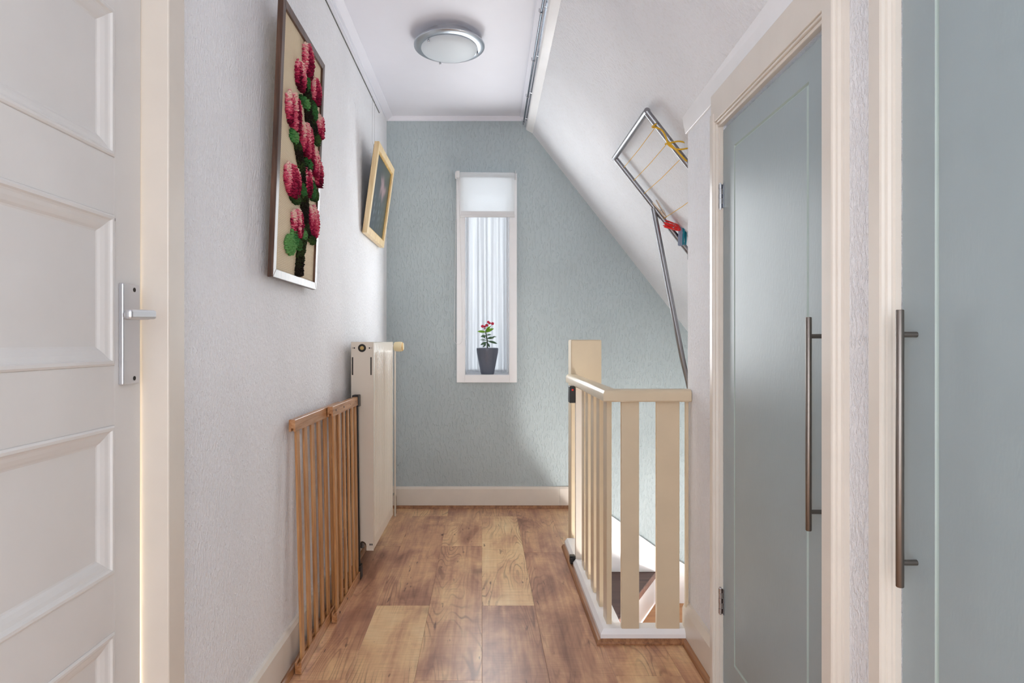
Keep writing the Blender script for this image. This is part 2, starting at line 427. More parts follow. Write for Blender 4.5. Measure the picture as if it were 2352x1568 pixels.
# crown trims
cv = [(0, 0), (.040, 0), (.0395, -.003), (.010, -.020), (.008, -.026), (0, -.026)]
struct(MB().prism([(XL+a, ZC+b) for a, b in cv], 'Y', YR, YB).build('trim_2', M['ceiling']), 'thin white cornice along the left edge of the ceiling', 'trim')
struct(MB().prism([(YB-a*.45, ZC+b) for a, b in cv], 'X', XL, .236).build('trim_3', M['ceiling']), 'thin white cornice above the blue grey end wall', 'trim')
struct(MB().box(.198, .236, YR, YB-.01, ZC-.006, ZC+.001).box(.222, .236, YR, YB-.01, ZC-.02, ZC).build('trim_4', M['ceiling'], None, .001), 'thin white lath along the beam on the ceiling', 'trim')
# picture rail with its slot
pr = MB().box(XL, XL+.010, YR, 3.53, 2.357, 2.376)
pro = struct(pr.build('trim_5', M['ceiling'], None, .001), 'slim white picture rail high on the left wall', 'trim')
MB().box(XL, XL+.0035, YR, 3.528, 2.3535, 2.3571).build('slot', M['slotgrey'], pro)  # grey strip put in for the shade of the rail's groove

# cupboard wall on the right
S_ = MB
def PC(u, d, z): return (XP(u, d), u, z)
def cbox(mb, u0, u1, d0, d1, z0, z1):
    return mb.add([PC(u0,d0,z0),PC(u0,d1,z0),PC(u1,d1,z0),PC(u1,d0,z0),PC(u0,d0,z1),PC(u0,d1,z1),PC(u1,d1,z1),PC(u1,d0,z1)],
                  [(0,1,2,3),(4,7,6,5),(0,4,5,1),(1,5,6,2),(2,6,7,3),(3,7,4,0)])
TH = -.10
wr = MB()
def zt(u): return slope_z(XP(u))+.06
cbox(wr, 1.78, 2.125, TH, 0, -.15, 1.86); cbox(wr, .984, 1.172, TH, 0, -.15, 1.86); cbox(wr, -.2, .26, TH, 0, -.15, 1.86); cbox(wr, YR, -1.1, TH, 0, -.15, 1.86); cbox(wr, -1.1, -.2, TH, 0, 1.66, 1.86)  # doorway gap behind the camera, added so sky light reaches the left side
cbox(wr, 1.172, 1.78, TH, 0, 1.66, 1.86); cbox(wr, .26, .984, TH, 0, 1.66, 1.86)
cbox(wr, 1.172, 1.78, TH, 0, -.15, .035); cbox(wr, .26, .984, TH, 0, -.15, .035)
struct(wr.build('wall_right', M['wall_left'], None, .004), 'white plaster cupboard wall under the roof slope on the right', 'wall')
# enclosure of the stairwell (mostly out of sight)
ws = MB()
ws.box(XP(2.125)+.006, .935, 2.06, 2.12, -.15, 1.56).box(.935, 1.0, 2.06, 2.83, -.15, 1.55)
ws.box(1.34, 1.44, 1.3, YB, -2.3, 1.15).box(1.0, 1.40, 2.75, 2.83, -.15, 1.3)
ws.box(.33, .43, 1.3, 2.10, -2.3, -.16).box(.33, .428, 2.10, 3.06, -2.3, -.0121).box(.33, 1.44, 1.2, 1.3, -2.3, -.16)
ws.box(.70, 1.44, 1.3, 2.08, -.19, -.15).box(.33, 1.44, 1.2, YB, -2.4, -2.3)
struct(ws.build('wall_stairwell', M['white']), 'white stairwell walls beside and below the landing', 'wall')

# ------------------------------------------------------------------ cupboard doors
def slab_with_groove(u0, u1, z0, z1, gu0, gu1, gz0, gz1, gw=.009, gd=.004, t=.03):
    R = lambda a, b, c, e, d: [PC(a, d, c), PC(b, d, c), PC(b, d, e), PC(a, d, e)]
    mb = MB()
    mb.loops([R(u0, u1, z0, z1, -t), R(u0, u1, z0, z1, 0), R(gu0, gu1, gz0, gz1, 0), R(gu0+gw*.35, gu1-gw*.35, gz0+gw*.35, gz1-gw*.35, -gd),
              R(gu0+gw*.65, gu1-gw*.65, gz0+gw*.65, gz1-gw*.65, -gd), R(gu0+gw, gu1-gw, gz0+gw, gz1-gw, 0)], True, True)
    return mb
def groove_paint(o):
    o.data.materials.append(M['groove'])
    for p in o.data.polygons:
        if len(p.vertices) == 4 and all(XP(o.data.vertices[i].co.y)-.0001 <= o.data.vertices[i].co.x < XP(o.data.vertices[i].co.y)+.006 for i in p.vertices) and any(o.data.vertices[i].co.x > XP(o.data.vertices[i].co.y)+.002 for i in p.vertices): p.material_index = 1
    return o
def pull(parent, u, z0, z1, p0, p1):
    h = MB().tube([PC(u, .026, z0), PC(u, .026, z0+.0012), PC(u, .026, z1-.0012), PC(u, .026, z1)], [.0050, .0058, .0058, .0050], 20).build('pull_handle', M['pull'], parent, 0, True, 'brushed steel bar handle')
    for p in (p0, p1):
        MB().tube([PC(u, -.0005, p), PC(u, .0255, p)], .0045, 14).build('handle_post', M['pull'], h, 0, True)
def hinge(parent, u, z0, z1):
    n = 5; mb = MB()
    for i in range(n):
        a = z0+(z1-z0)*i/n; b = z0+(z1-z0)*(i+1)/n
        mb.tube([PC(u, .008, a+.0004), PC(u, .008, b-.0004)], .0055 if i % 2 == 0 else .0048, 10)
    mb.tube([PC(u, .008, z0-.004), PC(u, .008, z1+.004)], .003, 8)
    cbox(mb, u-.014, u+.001, .0005, .003, z0, z1)
    mb.build('hinge', M['chrome'], parent, 0, True)
d2 = struct(groove_paint(slab_with_groove(1.1745, 1.777, .04, 1.647, 1.2816, 1.697, .127, 1.578).build('door_2', M['bluedoor'], None, 0)),
            'grey blue cupboard door, smaller and farther, with grooved border', 'door')
pull(d2, 1.231, .649, 1.080, .687, 1.0414); hinge(d2, 1.782, 1.42, 1.49); hinge(d2, 1.782, .237, .311)
d3 = struct(groove_paint(slab_with_groove(.275, .9815, .04, 1.647, .36, .908, .127, 1.578).build('door_3', M['bluedoor'], None, 0)),
            'grey blue cupboard door nearest at the right edge', 'door')
pull(d3, .948, .649, 1.080, .687, 1.0414)
# casings: flat face + beaded edge on the side nearest the door / viewer
def casing_prof(u_far, u_near, bead_far=False):
    D = .028; P = [(u_far, 0), (u_far, D-.004), (u_far-.004, D)]
    P += [(u_near+.010, D), (u_near+.007, D-.002), (u_near+.0055, D-.006), (u_near+.0055, D-.008), (u_near+.003, D-.0095), (u_near+.001, D-.014), (u_near+.001, D-.017), (u_near-.002, D-.019), (u_near-.003, 0)]
    return P
def casing(name, u_far, u_near, z0, z1, label):
    P = casing_prof(u_far, u_near); n = len(P)
    mb = MB().add([PC(u, d, z0) for u, d in P]+[PC(u, d, z1) for u, d in P],
                  [tuple(range(n)), tuple(range(n, 2*n))[::-1]]+[(i, (i+1) % n, (i+1) % n+n, i+n) for i in range(n)])
    return struct(mb.build(name, M['cream'], None), label, 'door casing')
casing('trim_6', 1.8165, 1.783, 0, 1.70, 'cream casing on the hinge side of the far cupboard door')
casing('trim_7', 1.181, 1.134, 0, 1.76, 'cream casing on the handle side of the far cupboard door')
casing('trim_8', 1.030, .987, 0, 1.76, 'cream casing on the far side of the nearest cupboard door')
# head casing (two steps) and sloped cover strip under the roof
hd = MB()
cbox(hd, 1.181, 1.8165, 0, .024, 1.674, 1.76); cbox(hd, 1.181, 1.80, 0, .020, 1.667, 1.674); cbox(hd, 1.181, 1.79, 0, .015, 1.658, 1.667)
cbox(hd, YR, .987, 0, .024, 1.674, 1.76); cbox(hd, YR, .987, 0, .018, 1.658, 1.674)
cbox(hd, .987, 1.181, 0, .004, 1.70, 1.76)
struct(hd.build('trim_9', M['cream'], None, .002), 'cream head casing above the cupboard doors', 'door casing')
st = MB(); prof = lambda u: [PC(u, 0, 1.755), PC(u, .005, 1.757), PC(u, .017, slope_z(XP(u, .017))+.003), PC(u, 0, slope_z(XP(u))+.03)]
v = prof(YR)+prof(2.135); st.add(v, [(0, 1, 2, 3), (7, 6, 5, 4), (0, 4, 5, 1), (1, 5, 6, 2), (2, 6, 7, 3), (3, 7, 4, 0)])
struct(st.build('trim_10', M['white'], None, .0015), 'glossy white cover strip where the cupboards meet the slope', 'trim')
# baseboard on the cupboard wall and its quarter-round
bb = MB(); v = []
for u in (1.80, 2.125):
    v += [PC(u, 0, 0), PC(u, .018, 0), PC(u, .018, .105), PC(u, .008, .128), PC(u, 0, .132)]
bb.add(v, [(0, 1, 2, 3, 4), (9, 8, 7, 6, 5)]+[(i, i+5, (i+1) % 5+5, (i+1) % 5) for i in range(5)])
struct(bb.build('baseboard_right', M['cream']), 'cream baseboard below the narrow plaster strip by the stairs', 'baseboard')
def quarter_profile(r=.016, n=5): return [(0, 0)]+[(r*math.cos(math.pi/2*i/n), r*math.sin(math.pi/2*i/n)) for i in range(n+1)]
QP = quarter_profile()
def sweep_u(name, u0, u1, base_d, label):
    v = [PC(u, base_d+a, b+.0005) for u in (u0, u1) for a, b in QP]; n = len(QP)
    mb = MB().add(v, [tuple(range(n)), tuple(range(n, 2*n))[::-1]]+[(i, (i+1) % n, (i+1) % n+n, i+n) for i in range(n)])
    return struct(mb.build(name, M['quarter'], None), label, 'trim')
sweep_u('trim_11', 1.60, 2.085, .018, 'brown quarter round along the cupboard wall base')

# ------------------------------------------------------------------ left panelled door
XD = -.662
fr = MB()
fr.box(XL-.12, XL+.0216, 1.1645, 1.227, 0, 2.15)
fr.box(XL-.12, XL, .275, .331, 0, 2.13).box(XL, XL+.0216, .268, .331, 0, 2.15)
fr.box(XL-.12, XL, .331, 1.1645, 2.087, 2.13).box(XL, XL+.0216, .331, 1.165, 2.087, 2.15)
struct(fr.build('trim_12', M['cream'], None, .003), 'cream door frame of the panelled door on the left', 'door frame')
dl = MB()
y0, y1 = .336, 1.1605
rails = [(.02, .255), (.518, .620), (.883, .988), (1.254, 1.356), (1.617, 1.720), (1.983, 2.08)]
dl.add([(XD-.03,1.079,.02),(XD,1.079,.02),(XD,1.1582,.02),(XD-.03,1.1566,.02),(XD-.03,1.079,2.08),(XD,1.079,2.08),(XD,1.1628,2.08),(XD-.03,1.161,2.08)],
       [(0,3,2,1),(4,5,6,7),(0,1,5,4),(1,2,6,5),(2,3,7,6),(3,0,4,7)])
dl.box(XD-.03, XD, y0, y0+.001, .02, 2.08).box(XD-.04, XD, y0, y0+.10, .02, 2.08)
dl.box(XD-.030, XD-.018, y0+.09, 1.085, .03, 2.07)
for a, b in rails: dl.box(XD-.04, XD, y0+.10, 1.079, a, b)
d1 = struct(dl.build('door_1', M['offwhite'], None, .001), 'off white panelled door on the left with aluminium lever', 'door')
PR = [(0, .0), (.001, .0018), (.004, .0032), (.0085, .0028), (.011, -.0005), (.014, -.0022), (.020, -.0040), (.027, -.0075), (.031, -.0105), (.034, -.0115)]
gaps = [(rails[i][1], rails[i+1][0]) for i in range(5)]
for a, b in gaps:
    L = []
    for ins, dep in PR:
        L.append([(XD+dep, y0+.10+ins, a+ins), (XD+dep, 1.079-ins, a+ins), (XD+dep, 1.079-ins, b-ins), (XD+dep, y0+.10+ins, b-ins)])
    MB().loops(L).build('panel', M['offwhite'], d1)
# lock plate + lever
pl = MB().box(XD, XD+.009, 1.091, 1.1425, .9525, 1.136).build('lock_plate', M['alu'], d1, .0022, label='satin aluminium lock plate')
for z in (1.126, .963):
    MB().lathe([(.0001, .0092), (.0042, .0094), (.0040, .0088)], (XD, 1.1255, z), 'X', 14, False).build('screw', M['dark'], pl)
lv = MB().tube([(XD+.009, 1.094, 1.078), (XD+.056, 1.094, 1.078)], .0085, 20)
lv.add([(-.6125,1.026,1.068),(-.600,1.026,1.068),(-.600,1.106,1.071),(-.6125,1.106,1.071),(-.6125,1.026,1.0855),(-.600,1.026,1.0855),(-.600,1.106,1.0875),(-.6125,1.106,1.0875)],
       [(0,3,2,1),(4,5,6,7),(0,1,5,4),(1,2,6,5),(2,3,7,6),(3,0,4,7)])
lv.build('lever_handle', M['alu'], d1, .0045, label='satin aluminium lever handle')
MB().box(XD, XD+.0008, 1.0785, 1.081, 1.244, 1.249).build('nail_hole', M['dark'], d1)  # dark chip painted as the shade in a small hole

# ------------------------------------------------------------------ baseboards + quarter rounds
bp = [(0, 0), (.014, 0), (.014, .118), (.008, .130), (0, .132)]
struct(MB().prism([(XL+a, b) for a, b in bp], 'Y', 1.227, YB).build('baseboard_left', M['cream']), 'cream baseboard along the left wall', 'baseboard')
o = MB().prism([(YB-a, b) for a, b in bp], 'X', XL+.014, .4445)
struct(o.build('baseboard_back', M['cream']), 'cream baseboard below the blue grey end wall', 'baseboard')
struct(MB().prism([(YB-a, b) for a, b in bp], 'X', .4455, .5215).build('baseboard_back_2', M['cream']), 'short cream baseboard piece at the head of the stairs', 'baseboard')
n = len(QP)
struct(MB().prism([(XL+.014+a, b+.0005) for a, b in QP], 'Y', 1.227, YB-.014).build('trim_13', M['quarter']), 'brown quarter round along the left wall base', 'trim')
struct(MB().prism([(YB-.014-a, b+.0005) for a, b in QP], 'X', XL+.030, .519).build('trim_14', M['quarter']), 'brown quarter round below the end wall', 'trim')
def qr_left(y0, y1, name, label):   # beside the railing base, mitred at the near corner
    v = []
    for y, s in ((y0, 1), (y1, 0)):
        for a, b in QP: v.append((.385-a, y-(a if s else 0), b+.0005))
    return struct(MB().add(v, [tuple(range(n)), tuple(range(n, 2*n))[::-1]]+[(i, (i+1) % n, (i+1) % n+n, i+n) for i in range(n)]).build(name, M['quarter'], None), label, 'trim')
qr_left(2.085, 3.06, 'trim_15', 'brown quarter round beside the stair railing base')
v = []
for x, s in ((.385, 1), (.678, 0)):
    for a, b in QP: v.append((x-(a if s else 0), 2.085-a, b+.0005))
struct(MB().add(v, [tuple(range(n))[::-1], tuple(range(n, 2*n))]+[(i, i+n, (i+1) % n+n, (i+1) % n) for i in range(n)]).build('trim_16', M['quarter'], None), 'brown quarter round in front of the stair railing', 'trim')

# ------------------------------------------------------------------ window
win = thing('window_1', 'tall narrow window with white frame in the end wall', 'window', (0, YB, .826), None, 'structure')
wf = MB(); yo = YB-.016
fx0, fx1, fz0, fz1 = -.195, .179, .778, 2.075
wf.box(fx0, wx0+.002, yo, YB, fz0, fz1).box(wx1-.002, fx1, yo, YB, fz0, fz1).box(wx0+.002, wx1-.002, yo, YB, fz0, wz0).box(wx0+.002, wx1-.002, yo, YB, wz1, fz1)
wf.build('window_frame', M['white'], win, .002)
nn = MB()  # niche lining
nn.box(wx0, wx0+.004, YB-.012, YB+.24, wz0, wz1).box(wx1-.004, wx1, YB-.012, YB+.24, wz0, wz1)
nn.box(wx0, wx1, YB-.012, YB+.24, wz1-.004, wz1)
nn.build('niche_lining', M['white'], win)
MB().box(wx0, wx1, YB-.014, YB+.24, wz0-.012, wz0+.0005).build('window_sill', M['white'], win, .002)
sa = MB(); ys = YB+.20
sa.box(wx0+.004, wx0+.016, ys, ys+.05, wz0, wz1-.004).box(wx1-.016, wx1-.004, ys, ys+.05, wz0, wz1-.004)
sa.box(wx0+.016, wx1-.016, ys, ys+.05, wz0, wz0+.022).box(wx0+.016, wx1-.016, ys, ys+.05, wz1-.034, wz1-.004)
sa.build('sash', M['white'], win, .003)
MB().box(wx0+.016, wx1-.016, ys+.022, ys+.026, wz0+.022, wz1-.034).build('pane', M['glass'], win)
# sheer curtain
cu = MB(); nx, nz = 120, 24; vs = []
random.seed(5); ph = [random.random()*6.28 for _ in range(8)]
for j in range(nz+1):
    z = .832+(1.845-.832)*j/nz; t = j/nz
    for i in range(nx+1):
        s = i/nx; x = wx0+.010+(wx1-wx0-.022)*s
        d = .013*math.sin(s*23+ph[0]+.5*math.sin(t*2+ph[1]))+.006*math.sin(s*34+ph[2]+.8*t)+.002*math.sin(s*61+ph[3]-t)
        vs.append((x, YB+.176+d*(.75+.35*(1-t)), z))
cu.add(vs, [(j*(nx+1)+i, j*(nx+1)+i+1, (j+1)*(nx+1)+i+1, (j+1)*(nx+1)+i) for j in range(nz) for i in range(nx)])
tag(cu.build('sheer_curtain', M['sheer'], None, 0, True, fix=False), 'white sheer curtain hanging in the narrow window', 'curtain')

# ------------------------------------------------------------------ stairs
stc = thing('staircase', 'winding stairs going down behind the cream railing', 'stairs', (.85, 3.4, -.62))
def tread(poly, z, mat, nose=None):
    MB().prism(poly, 'Z', z-.035, z).build('tread', mat, stc, .003)
e1 = ((.607, 3.06), (.720, 3.77)); e2 = ((.632, 3.06), (1.035, 3.77)); e3 = ((.65, 3.03), (1.335, 3.30))
tread([(.521, 3.18), (.615, 3.18), e1[1], (.521, 3.77)], -.195, M['tread'])
tread([e1[0], e2[0], e2[1], e1[1]], -.39, M['tread'])
tread([e2[0], e3[0], e3[1], (1.335, 3.77), e2[1]], -.585, M['tread_tan'])
tread([e3[0], (.65, 2.75), (1.335, 2.75), e3[1]], -.78, M['tread'])
tread([(.62, 2.55), (1.335, 2.55), (1.335, 2.78), (.62, 2.78)], -.975, M['tread'])
def edge_board(a, b, z0, z1, t, name, mat, off=.0):
    a = Vector(a); b = Vector(b); d = (b-a).normalized(); nrm = Vector((d.y, -d.x))
    p = [a+nrm*off, b+nrm*off, b+nrm*(off+t), a+nrm*(off+t)]
    MB().prism([(q.x, q.y) for q in p], 'Z', z0, z1).build(name, mat, stc)
edge_board(e2[0], e2[1], -.426, -.391, .005, 'nosing', M['nosing'])
edge_board(e1[0], e1[1], -.39, -.231, .012, 'riser', M['white'], -.02)
edge_board(e2[0], e2[1], -.585, -.426, .012, 'riser', M['white'], -.02)
edge_board(e3[0], e3[1], -.78, -.621, .012, 'riser', M['white'], -.02)
pt = [(.522, .118), (.60, .07), (.765, -.047), (1.042, -.241), (1.228, -.352), (1.338, -.41)]
MB().prism(pt+[(1.338, -1.2), (.522, -1.2)], 'Y', 3.771, YB-.0005).build('wall_string', M['white'], stc, .002)
MB().box(.570, .604, 2.14, 3.05, -1.2, -.25).build('inner_string', M['white'], stc, .003)

# ------------------------------------------------------------------ stair railing
rl = thing('stair_railing', 'cream painted stair railing with flat balusters around the stair opening', 'railing', (.42, 2.1, 0))
zb = .045
bpf = [(0, .001), (0, .030), (.012, zb), (.055, zb), (.055, .001)]
kb = len(bpf)
v = [(.385+a, 2.766, b) for a, b in bpf]+[(.385+a, 2.085+a, b) for a, b in bpf]+[(.690, 2.085+a, b) for a, b in bpf]
MB().add(v, [tuple(range(kb)), tuple(range(2*kb, 3*kb))[::-1]]+[(q*kb+i, q*kb+(i+1) % kb, (q+1)*kb+(i+1) % kb, (q+1)*kb+i) for q in range(2) for i in range(kb)]).build('base_rail', M['white'], rl)
MB().prism([(.385+a, b) for a, b in bpf], 'Y', 2.795, 3.062).build('base_rail', M['white'], rl)
# handrail, rounded section swept round the corner
sec = []
hw, hz0, hz1 = .029, .826, .868
rr_ = .015
for i in range(6):
    a = math.pi/2*i/5; sec.append((hw-rr_+math.cos(a)*rr_, hz1-rr_+math.sin(a)*rr_))
for i in range(6):
    a = math.pi/2+math.pi/2*i/5; sec.append((-hw+rr_+math.cos(a)*rr_, hz1-rr_+math.sin(a)*rr_))
sec = [(hw-.004, hz0), (hw, hz0+.004)]+sec+[(-hw, hz0+.004), (-hw+.004, hz0)]
m = len(sec)
xc, yc = .421, 2.100
v = [(xc-a, 3.068, b) for a, b in sec]+[(xc-a, yc-a, b) for a, b in sec]+[(.692, yc-a, b) for a, b in sec]
fs = [tuple(range(m)), tuple(range(2*m, 3*m))[::-1]]+[(k*m+i, k*m+(i+1) % m, (k+1)*m+(i+1) % m, (k+1)*m+i) for k in range(2) for i in range(m)]
MB().add(v, fs).build('handrail', M['cream_warm'], rl, 0, True)
for y in (2.128, 2.268, 2.395, 2.53, 2.63):
    MB().box(.414, .432, y, y+.065, zb-.002, hz0+.002).build('baluster', M['cream_warm'], rl, .002)
for a, b in ((.459, .520), (.580, .659), (.681, .690)):
    MB().box(a, b, 2.096, 2.114, zb-.002, hz0+.002).build('baluster', M['cream_warm'], rl, .002)
MB().box(.417, .572, 3.070, 3.170, -1.1, 1.041).build('newel_post', M['cream_warm'], rl, .006)

MB().box(.398, .439, 2.770, 2.790, .0005, .824).build('gate_strip', M['cream'], rl, .002)
la = MB().box(.371, .398, 2.772, 2.826, .752, .829).build('latch', M['black'], rl, .003, label='black plastic latch with a red dot')
MB().lathe([(.0001, -.0012), (.0042, -.0012), (.0046, .0008)], (.3845, 2.772, .812), 'Y', 16, True).build('red_dot', M['red'], la)
MB().box(.374, .3975, 2.772, 2.80, .020, .056).box(.374, .386, 2.764, 2.80, .026, .050).build('lower_latch', M['black'], rl, .002, label='small black plastic foot catch')

# ------------------------------------------------------------------ radiator
rad = thing('radiator', 'cream ribbed panel radiator on the left wall under the small picture', 'radiator', (-.555, 2.95, .11))
ry0, ry1, rx0, rx1, rz0, rz1 = 2.688, 3.235, -.604, -.505, .110, 1.030
arch = [(rx0, rz0)]
cxa = -.556; ra = .0195
arch += [(cxa-ra, rz0), (cxa-ra, rz0+.022)]+[(cxa+ra*math.cos(math.pi-math.pi*i/10), rz0+.022+ra*math.sin(math.pi*i/10)) for i in range(11)]+[(cxa+ra, rz0)]
arch += [(rx1, rz0), (rx1, rz1), (rx0, rz1)]
MB().prism(arch, 'Y', ry0, ry0+.004).build('end_cap', M['radiator'], rad)
MB().prism(arch, 'Y', ry1-.004, ry1).build('end_cap', M['radiator'], rad)
# ribbed front
fp = MB(); ny = 198; zs = [rz0, rz0+.004, rz0+.045, rz0+.062, .5, .9, rz1-.055, rz1-.040, rz1-.004, rz1]
wgt = [0, 0, 0, 1, 1, 1, 1, 0, 0, 0]; ind = [.004, 0, 0, 0, 0, 0, 0, 0, 0, .004]
vs = []
for z, g_, q in zip(zs, wgt, ind):
    for i in range(ny+1):
        y = ry0+.002+(ry1-ry0-.004)*i/ny
        t = ((y-ry0-.012)/.0333) % 1.0
        dep = 0
        if .02 < (y-ry0) < (ry1-ry0-.018): dep = -.0052*max(0, min(1, (abs(t-.5)*2-.30)/.35))
        vs.append((rx1-q+dep*g_, y, z))
fp.add(vs, [(j*(ny+1)+i, j*(ny+1)+i+1, (j+1)*(ny+1)+i+1, (j+1)*(ny+1)+i) for j in range(len(zs)-1) for i in range(ny)])
fp.build('front_panel', M['radiator'], rad, 0, True, fix=False)
MB().box(rx0, rx0+.014, ry0+.004, ry1-.004, rz0+.004, rz1-.006).build('back_panel', M['radiator'], rad)
gr = MB()
for i in range(18): gr.box(rx0+.010, rx1-.005, ry0+.012+i*.0295, ry0+.030+i*.0295, rz1-.006, rz1-.002)
gr.box(rx0+.004, rx0+.012, ry0+.004, ry1-.004, rz1-.006, rz1-.001).box(rx1-.010, rx1-.003, ry0+.004, ry1-.004, rz1-.006, rz1-.001)
gr.build('top_grille', M['radiator'], rad)
zc = HC-14*2.688/F
MB().lathe([(.0001, -.0005), (.0175, -.0010), (.0180, .001)], (-.556, ry0, zc), 'Y', 28, False).build('plug_recess', M['dark'], rad)  # dark disc on the end cap, painted as the shade of a recess
MB().lathe([(.0001, -.0045), (.0030, -.0045), (.0042, -.0030), (.0075, -.0030), (.0090, -.0012)], (-.556, ry0, zc), 'Y', 24, False).build('bleed_plug', M['brass'], rad, 0, True, 'brass bleed plug')
def slot_shade(x, hw_, z0, z1): MB().box(x-hw_, x+hw_, ry0-.0006, ry0+.001, z0, z1).build('vent_slot', M['dark'], rad)  # thin dark box on the cap, painting the shade of an opening
for x in (-.5975, -.516): slot_shade(x, .0028, HC-76*2.688/F, HC-35*2.688/F)
for x in (-.590, -.523): slot_shade(x, .003, zc-.003, zc+.003)
for x in (-.598, -.514): slot_shade(x, .0006, zc-.004, zc+.004)
for x in (-.590, -.520, -.512): slot_shade(x, .0024, .133, .141)
MB().lathe([(.0001, -.002), (.0125, -.002), (.0135, .0), (.0135, .018)], (cxa, ry0+.008, rz0+.021), 'Y', 24, False).build('drain_plug', M['steel'], rad, 0, True)
yv, zv = 3.50, 1.003
vx = (905-CX)*yv/F; vx2 = (927-CX)*yv/F
MB().tube([(-.556, ry1-.01, zv), (-.556, yv, zv)], .011, 14).tube([(-.57, yv, zv), (vx-.002, yv, zv)], .013, 14).build('valve_body', M['chrome'], rad, 0, True)
vh = MB()
hl = vx2-vx
vh.lathe([(.0001, 0), (.0225, 0), (.0265, .006), (.0285, hl*.55), (.0280, hl*.80), (.0205, hl*.94), (.0200, hl), (.0001, hl)], (vx, yv, zv), 'X', 28, False)
vo = vh.build('thermostat_head', M['valve'], rad, 0, True, 'ivory thermostat head')
MB().lathe([(.0222, hl*.88), (.0245, hl*.885), (.0235, hl*.925), (.0212, hl*.93)], (vx, yv, zv), 'X', 28, False).build('ring', M['ringorange'], vo, 0, True)
MB().tube([(-.5495, 3.60, .001), (-.5495, 3.60, .975)], .0052, 12).build('supply_pipe', M['radiator'], rad, 0, True)
MB().tube([(-.574, 3.55, .001), (-.574, 3.55, .12)], .009, 12).tube([(-.556, 3.66, .001), (-.556, 3.66, .10), (-.558, 3.64, .125), (-.566, 3.58, .13)], .0065, 12).build('return_pipe', M['steel'], rad, 0, True)

# ------------------------------------------------------------------ wooden stair gate leaning on the left wall
gt = thing('stair_gate', 'slatted brown wooden stair gate leaning against the left wall', 'stair gate', (-.59, 2.28, 0))
def gwarp(x, y, z):   # x measured from the gate's own middle plane
    k = z/.79; return (x-.5835-.020*k+.010*k*(y-1.885)/.8, y, z)
def gbox(name, mat, a, bevel=.0015, parent=gt):
    mb = MB().box(*a); mb.warp = gwarp; return mb.build(name, mat, parent, bevel)
def grail(y0, y1, x, top):
    mb = MB(); h = .037; w2 = .0108
    z0, z1 = (.752, .789) if top else (.0015, .040)
    if x > 0: z0 += .004 if top else 0; z1 += .004 if top else 0
    P = [(-w2, 0), (-w2+.001, h), (w2-.001, h), (w2, 0), (.0038, 0), (.0038, .010), (-.0038, .010), (-.0038, 0)]
    if not top: P = [(a, h-b) for a, b in P]
    mb.prism([(x+a, z0+b) for a, b in P], 'Y', y0, y1); mb.warp = gwarp
    return mb.build('top_rail' if top else 'bottom_rail', M['gate_rail'], gt, .0015)
for t in (True, False):
    r_a = grail(1.885, 2.46, -.0035, t); r_b = grail(2.232, 2.655, .0205, t)
    for yy in (2.275, 2.395, 2.50, 2.60):
        big = yy in (2.275, 2.395); z = .775 if t else .022
        hs = MB().lathe([(.0001, .0002), (.0045 if big else .0016, .0004), (.0040 if big else .0014, -.001)], (.0205+.0108, yy, z), 'X', 12, False)
        hs.warp = gwarp; hs.build('screw_hole', M['dark'], r_b)  # dark disc on the rail, standing for the shade in a hole
for yy in (1.915, 1.993, 2.071, 2.149, 2.227, 2.305, 2.383): gbox('slat', M['gate'], (-.0070, .0005, yy, yy+.030, .030, .765))
for yy in (2.262, 2.335, 2.407, 2.478, 2.548, 2.610): gbox('slat', M['gate'], (.0170, .0245, yy, yy+.028, .030, .768))
mb = MB().box(.010, .028, 2.648, 2.662, .02, .78); mb.warp = gwarp; mb.build('end_post', M['black'], gt, .002, label='black end post')
mb = MB().box(.006, .034, 2.634, 2.678, .748, .800); mb.warp = gwarp; mb.build('end_bracket', M['black'], gt, .003, label='black plastic corner bracket')
mb = MB().box(.006, .034, 2.634, 2.678, .0015, .060); mb.warp = gwarp; mb.build('end_bracket', M['black'], gt, .003, label='black plastic corner bracket')

# ------------------------------------------------------------------ large embroidered picture
p1 = thing('embroidered_picture', 'large walnut framed yarn picture of pink flowers on the left wall', 'picture', (-.60, 1.915, 1.212))
pY0, pY1, pZ0, pZ1 = 1.700, 2.132, 1.212, 1.998
TL = .030/.786
def PX(z): return -.6000+(z-pZ0)*TL                  # front plane of the frame, leaning out
def pp(y, z, d=0): return (PX(z)+d, y, z)
fw = .024
def strip(name, a, mat, t0=-.016, t1=0):              # mitred frame member
    mb = MB(); n4 = len(a)
    mb.add([pp(y, z, t1) for y, z in a]+[pp(y, z, t0) for y, z in a], [tuple(range(n4)), tuple(range(n4, 2*n4))[::-1]]+[(i, (i+1) % n4, (i+1) % n4+n4, i+n4) for i in range(n4)])
    return mb.build(name, mat, p1, .0012)
A, B_, C_, D_ = (pY0, pZ0), (pY1, pZ0), (pY1, pZ1), (pY0, pZ1)
a, b, c, d = (pY0+fw, pZ0+fw), (pY1-fw, pZ0+fw), (pY1-fw, pZ1-fw), (pY0+fw, pZ1-fw)
for q in ((A, B_, b, a), (B_, C_, c, b), (C_, D_, d, c), (D_, A, a, d)): strip('frame_bar', q, M['frame_dark'])
MB().add([pp(*q, -.007) for q in (a, b, c, d)]+[pp(*q, -.011) for q in (a, b, c, d)], [(0, 1, 2, 3), (7, 6, 5, 4), (0, 4, 5, 1), (1, 5, 6, 2), (2, 6, 7, 3), (3, 7, 4, 0)]).build('canvas', M['canvas'], p1)
def on_pic(px, py):
    Z = 1.6
    for _ in range(6):
        x = PX(Z)-.006; Y = x*F/(px-CX); Z = HC-(py-CY)*Y/F
    return Y, Z
